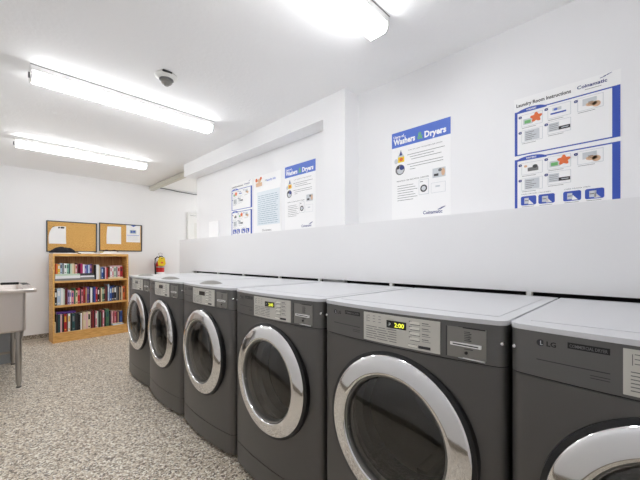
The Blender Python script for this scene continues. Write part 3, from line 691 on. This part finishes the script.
shelf_run(T+.016, .300, zl, [('orange', 1.1, .14, None), ('yellow', 1.3, .135, 'white'), ('pale blue', 1.3, .15, 'navy'), ('grey', 1, .15, None), ('white', 1.5, .145, 'green'), ('mint', 1.1, .145, 'teal'), ('teal', .8, .14, None), ('pale green', 1, .14, None), ('cream', 1.2, .145, None), ('tan', .8, .13, None), ('rose', 1.1, .13, 'red'), ('maroon', .8, .15, None)], 'top shelf, left stack', G1)
shelf_run(.322, .482, zm, [('magenta', 1.2, .14, None), ('white', .8, .13, None), ('lilac', 1, .125, 'blue'), ('blue', .7, .12, None), ('pale blue', 1, .12, None), ('purple', 1, .13, 'pink'), ('brown', .8, .135, None)], 'top shelf, dark stack', G1)
shelf_run(.497, .668, z, [('black', .9, .215, None), ('white', 1.6, .220, None), ('cream', .6, .205, None), ('grey', 1, .185, None), ('blue', 1.3, .18, 'pale blue'), ('navy', .9, .17, None), ('rose', .8, .19, None), ('red', 1, .17, None)], 'top shelf, centre', G1)
flat_book(.674, .020, z, .205, .15, .024, 'cream', 'cream book lying flat under the pink ones, top shelf', G1)
shelf_run(.678, .876, z+.0248, [('brown', .8, .16, None), ('white', 1.2, .160, 'pink'), ('pink', .8, .160, 'white'), ('pale green', 1.4, .160, 'grey'), ('grey', .7, .160, None), ('rose', 1.4, .160, 'red'), ('red', 1.6, .160, 'maroon')], 'top shelf, right', G1)
flat_book(.700, .030, z+.0248+.161, .165, .12, .014, 'rose', 'rose book lying across the tops of the pink ones, top shelf', G1)
shelf_run(T+.004, .905, SZ[1], [('black', 1.3, .21, 'white'), ('pale blue', 2.0, .235, 'white'), ('white', 1.4, .235, None), ('pale green', .7, .22, None), ('maroon', 1.5, .235, None), ('lilac', 1.2, .20, 'navy'), ('white', .7, .20, 'blue'), ('pink', 1.4, .19, 'purple'), ('green', .9, .225, None), ('cream', 1.1, .19, 'green'), ('red', 1.3, .225, 'pink'), ('charcoal', .7, .215, None), ('pink', 1.0, .20, 'maroon'), ('dark red', 1.5, .235, 'red'), ('tan', .7, .225, None), ('purple', 1.2, .235, 'grey'), ('black', .7, .23, None), ('white', 1.2, .22, None), ('navy', .8, .235, None), ('blue', 1.1, .23, 'purple'), ('red', 1.2, .225, 'pink'), ('black', 1.2, .21, 'white'), ('brown', .8, .20, None), ('cream', .7, .205, None), ('green', 1.1, .215, 'pale green'), ('black', .8, .22, 'tan'), ('maroon', 1.1, .225, None), ('charcoal', .6, .23, None), ('pale blue', .9, .255, 'white'), ('blue', 1.5, .22, 'pale blue'), ('navy', 1.3, .23, 'cream'), ('black', 1.5, .235, 'white'), ('grey', .7, .215, None), ('charcoal', 1.2, .22, None), ('tan', .7, .205, None), ('black', .7, .22, 'grey'), ('cream', .7, .21, None), ('orange', 1.6, .215, 'brown')], 'middle shelf', G2)
shelf_run(T+.006, .300, SZ[0], [('cream', .6, .12, None), ('charcoal', 1.0, .21, None), ('teal', 1.0, .205, None), ('rose', .9, .205, None), ('black', .9, .20, None), ('red', 1.3, .205, 'yellow'), ('brown', .7, .20, None), ('white', 1.1, .205, 'yellow'), ('black', .8, .205, None), ('teal', 1.4, .200, 'grey'), ('charcoal', 1.1, .205, None), ('black', .8, .20, None)], 'bottom shelf, left', G3, 1.22)
flat_book(.045, .035, SZ[0]+.2575, .22, .14, .026, 'purple', 'purple book lying flat across the tops of the left books, bottom shelf', G3)
shelf_run(.305, .700, SZ[0], [('black', .8, .20, None), ('white', .9, .215, None), ('tan', .7, .22, None), ('cream', 1.6, .225, 'rose'), ('rose', 1.1, .22, None), ('cream', 1.7, .225, 'black'), ('maroon', 1.2, .235, None), ('dark red', 1.0, .24, None), ('black', .7, .23, None), ('pink', 1.0, .225, 'white'), ('pale green', .8, .22, None), ('charcoal', .9, .21, None), ('green', .7, .20, None), ('maroon', 1.0, .215, None), ('pink', .9, .225, 'white'), ('black', 1.1, .20, None), ('green', 2.0, .235, 'teal'), ('charcoal', .8, .21, None)], 'bottom shelf, centre', G3, 1.10)
flat_book(.735, .012, SZ[0], .150, .15, .012, 'white', 'white book lying flat at the bottom right corner of the bookcase', G3, .05)
flat_book(.715, .015, SZ[0]+.0124, .155, .14, .010, 'pale blue', 'pale blue book lying flat on a white one, bottom shelf', G3, -.0)
flat_book(.732, .014, SZ[0]+.0228, .13, .14, .008, 'cream', 'cream book lying flat topmost of the small right stack, bottom shelf', G3, .04)
shelf_run(.718, .868, SZ[0]+.0325, [('rose', 1.1, .19, 'pink'), ('dark red', .8, .17, None), ('pink', 1.1, .185, 'red'), ('maroon', 1.2, .175, None), ('tan', .7, .165, None), ('navy', .9, .17, None), ('blue', 1.4, .175, 'navy')], 'bottom shelf, right', G3)

# things on top of the bookcase
def cloth_lump(name, cx, cy, z, lx, ly, h, m, label, cat, seed):
    rr = random.Random(seed); q = MB(); nr, na = 10, 36; vs = []
    ph = [rr.random()*6 for _ in range(4)]
    for j in range(nr+1):
        r = 1-j/nr
        for i in range(na):
            a = 2*PI*i/na; k = 1+.08*math.sin(3*a+ph[0])+.05*math.sin(7*a+ph[1])
            x = r*k*math.cos(a); y = r*k*math.sin(a)
            hh = h*(1-r**7)*(.82+.16*math.sin(4*x+ph[2])+.12*math.sin(9*x+5*y+ph[3]))*(.75+.25*math.cos(a)*r+.1)
            vs.append((cx+x*lx/2, cy+y*ly/2, z+.001+max(0, hh)))
    fs = [(j*na+i, j*na+(i+1) % na, (j+1)*na+(i+1) % na, (j+1)*na+i) for j in range(nr) for i in range(na)]
    q.add(vs, fs, m, True); q.add([vs[i] for i in range(na)], [tuple(range(na-1, -1, -1))], m)
    return tag(q.build(name), label, cat)
Cp = in_bc(.125, .12, 0)
cloth_lump('black_cloth', Cp.x-.005, Cp.y, BH+.012, .30, .16, .095, M['cloth'], 'crumpled black cloth lying on the left of the bookcase top', 'cloth', 3)
def mag(x, y, z, w, d, th, rgb, rz, label, cat='magazine', nm='magazine'):
    q = MB(); q.box(0, w, 0, d, 0, th, mat('mag_%d_%d_%d' % rgb, rgb, .4)); q.box(.002, w-.002, -.0003, .002, .001, th-.001, M['paper'])
    o = q.build(nm, loc=in_bc(x, y, z), rz=BA+rz); tag(o, label, cat, 'papers on top of the bookcase'); return o
mag(.01, .02, BH+.0005, .27, .20, .010, (176, 172, 178), .02, 'grey magazine lying under the black cloth on the bookcase')
mag(.325, .03, BH+.0005, .22, .18, .012, (150, 152, 156), -.03, 'grey magazine near the middle of the bookcase top')
mag(.300, .06, BH+.0130, .20, .13, .016, (216, 190, 140), .03, 'tan booklet lying on the grey magazine, left of the white paper stack', 'booklet', 'booklet')
mag(.560, .02, BH+.0005, .28, .19, .018, (240, 240, 236), .0, 'stack of white paper on the right half of the bookcase top', 'paper stack', 'paper_stack')
mag(.610, .04, BH+.0190, .19, .15, .020, (236, 224, 172), .03, 'cream envelope box on the white paper stack', 'box', 'paper_box')
Cp = in_bc(.72, .12, 0)
q = MB()
q.tube([(Cp.x-.10, Cp.y-.02, BH+.045), (Cp.x-.05, Cp.y-.03, BH+.062), (Cp.x, Cp.y-.02, BH+.050), (Cp.x+.06, Cp.y-.02, BH+.062), (Cp.x+.115, Cp.y, BH+.045)], [.007, .009, .006, .009, .006], mat('maroon_plastic', (70, 30, 30), .4))
tag(q.build('strap'), 'small dark red-brown item lying on the cream box on the bookcase', 'strap')

# ------------------------------------------------------------ stainless sink on legs
sk = empty('utility_sink', (0, 4.0, 0), 0, 'stainless steel utility sink on round legs at the left edge', 'sink')
X0, X1, Y0, Y1, ZT = -.385, .315, -.065, 1.08, .895
S = M['sinksteel']
def rrect(x0, x1, y0, y1, r, n=6):
    p = []
    for cx, cy, a0 in ((x1-r, y1-r, 0), (x0+r, y1-r, 90), (x0+r, y0+r, 180), (x1-r, y0+r, 270)):
        for s in range(n+1): a = math.radians(a0+90*s/n); p.append((cx+r*math.cos(a), cy+r*math.sin(a)))
    return p
def loops(q, ls, m, smooth=True):
    n = len(ls[0]); vs = [v for l in ls for v in l]
    q.add(vs, [(j*n+i, j*n+(i+1) % n, (j+1)*n+(i+1) % n, (j+1)*n+i) for j in range(len(ls)-1) for i in range(n)], m, smooth)
q = MB()
def L(x0, x1, y0, y1, r, z): return [(a, b, z) for a, b in rrect(x0, x1, y0, y1, r)]
i0, i1, j0, j1 = X0+.06, .235, .015, 1.0
loops(q, [L(X0, X1, Y0, Y1, .05, ZT-.034), L(X0-.003, X1+.003, Y0-.003, Y1+.003, .053, ZT-.026), L(X0-.002, X1+.002, Y0-.002, Y1+.002, .052, ZT-.008), L(X0+.008, X1-.008, Y0+.008, Y1-.008, .045, ZT),
          L(X0+.022, X1-.022, Y0+.022, Y1-.022, .04, ZT-.004), L(X0+.03, X1-.03, Y0+.03, Y1-.03, .035, ZT-.012), L(i0-.004, i1+.004, j0-.004, j1+.004, .05, ZT-.014), L(i0, i1, j0, j1, .05, ZT-.022),
          L(i0+.004, i1-.004, j0+.004, j1-.004, .05, .54), L(i0+.03, i1-.03, j0+.03, j1-.03, .05, .522), L(-.06, -.02, .48, .52, .015, .515)], S)
q.build('rim', sk)
q = MB(); loops(q, [L(i0-.012, i1+.012, j0-.012, j1+.012, .03, ZT-.02), L(i0-.012, i1+.012, j0-.012, j1+.012, .03, .52), L(i0, i1, j0, j1, .03, .506)], S)
q.add(L(i0, i1, j0, j1, .03, .506), [tuple(range(28))], S); q.build('basin', sk)
for lx, ly in ((.197, .032), (.197, .955), (-.28, .032), (-.28, .955)):
    q = MB(); q.cyl((lx, ly, .445), (lx, ly, .508), .030, .033, M['steel'], 24); q.cyl((lx, ly, .045), (lx, ly, .45), .0235, .0235, M['steel'], 24)
    lg = q.build('leg', sk)
    q = MB(); q.cyl((lx, ly, .012), (lx, ly, .047), .013, .020, M['steel'], 16); q.cyl((lx, ly, 0), (lx, ly, .012), .018, .018, M['ink'], 16); q.build('foot', lg)
t = empty('scrub_brush', (.09, 4.64, ZT+.0005), -.25, 'black-handled brush with grey bristles lying on the sink rim', 'brush')
q = MB(); q.box(0, .14, -.016, .016, .004, .028, M['black']); q.build('handle', t, bevel=.006)
q = MB()
for k in range(40):
    a = R.uniform(.14, .20); b = R.uniform(-.03, .02); q.cyl((a, b*.5, .02), (a+.035, b-.02, .001), .002, .001, M['ink'], 5)
part(q.build('bristles', t), 'grey bristles')
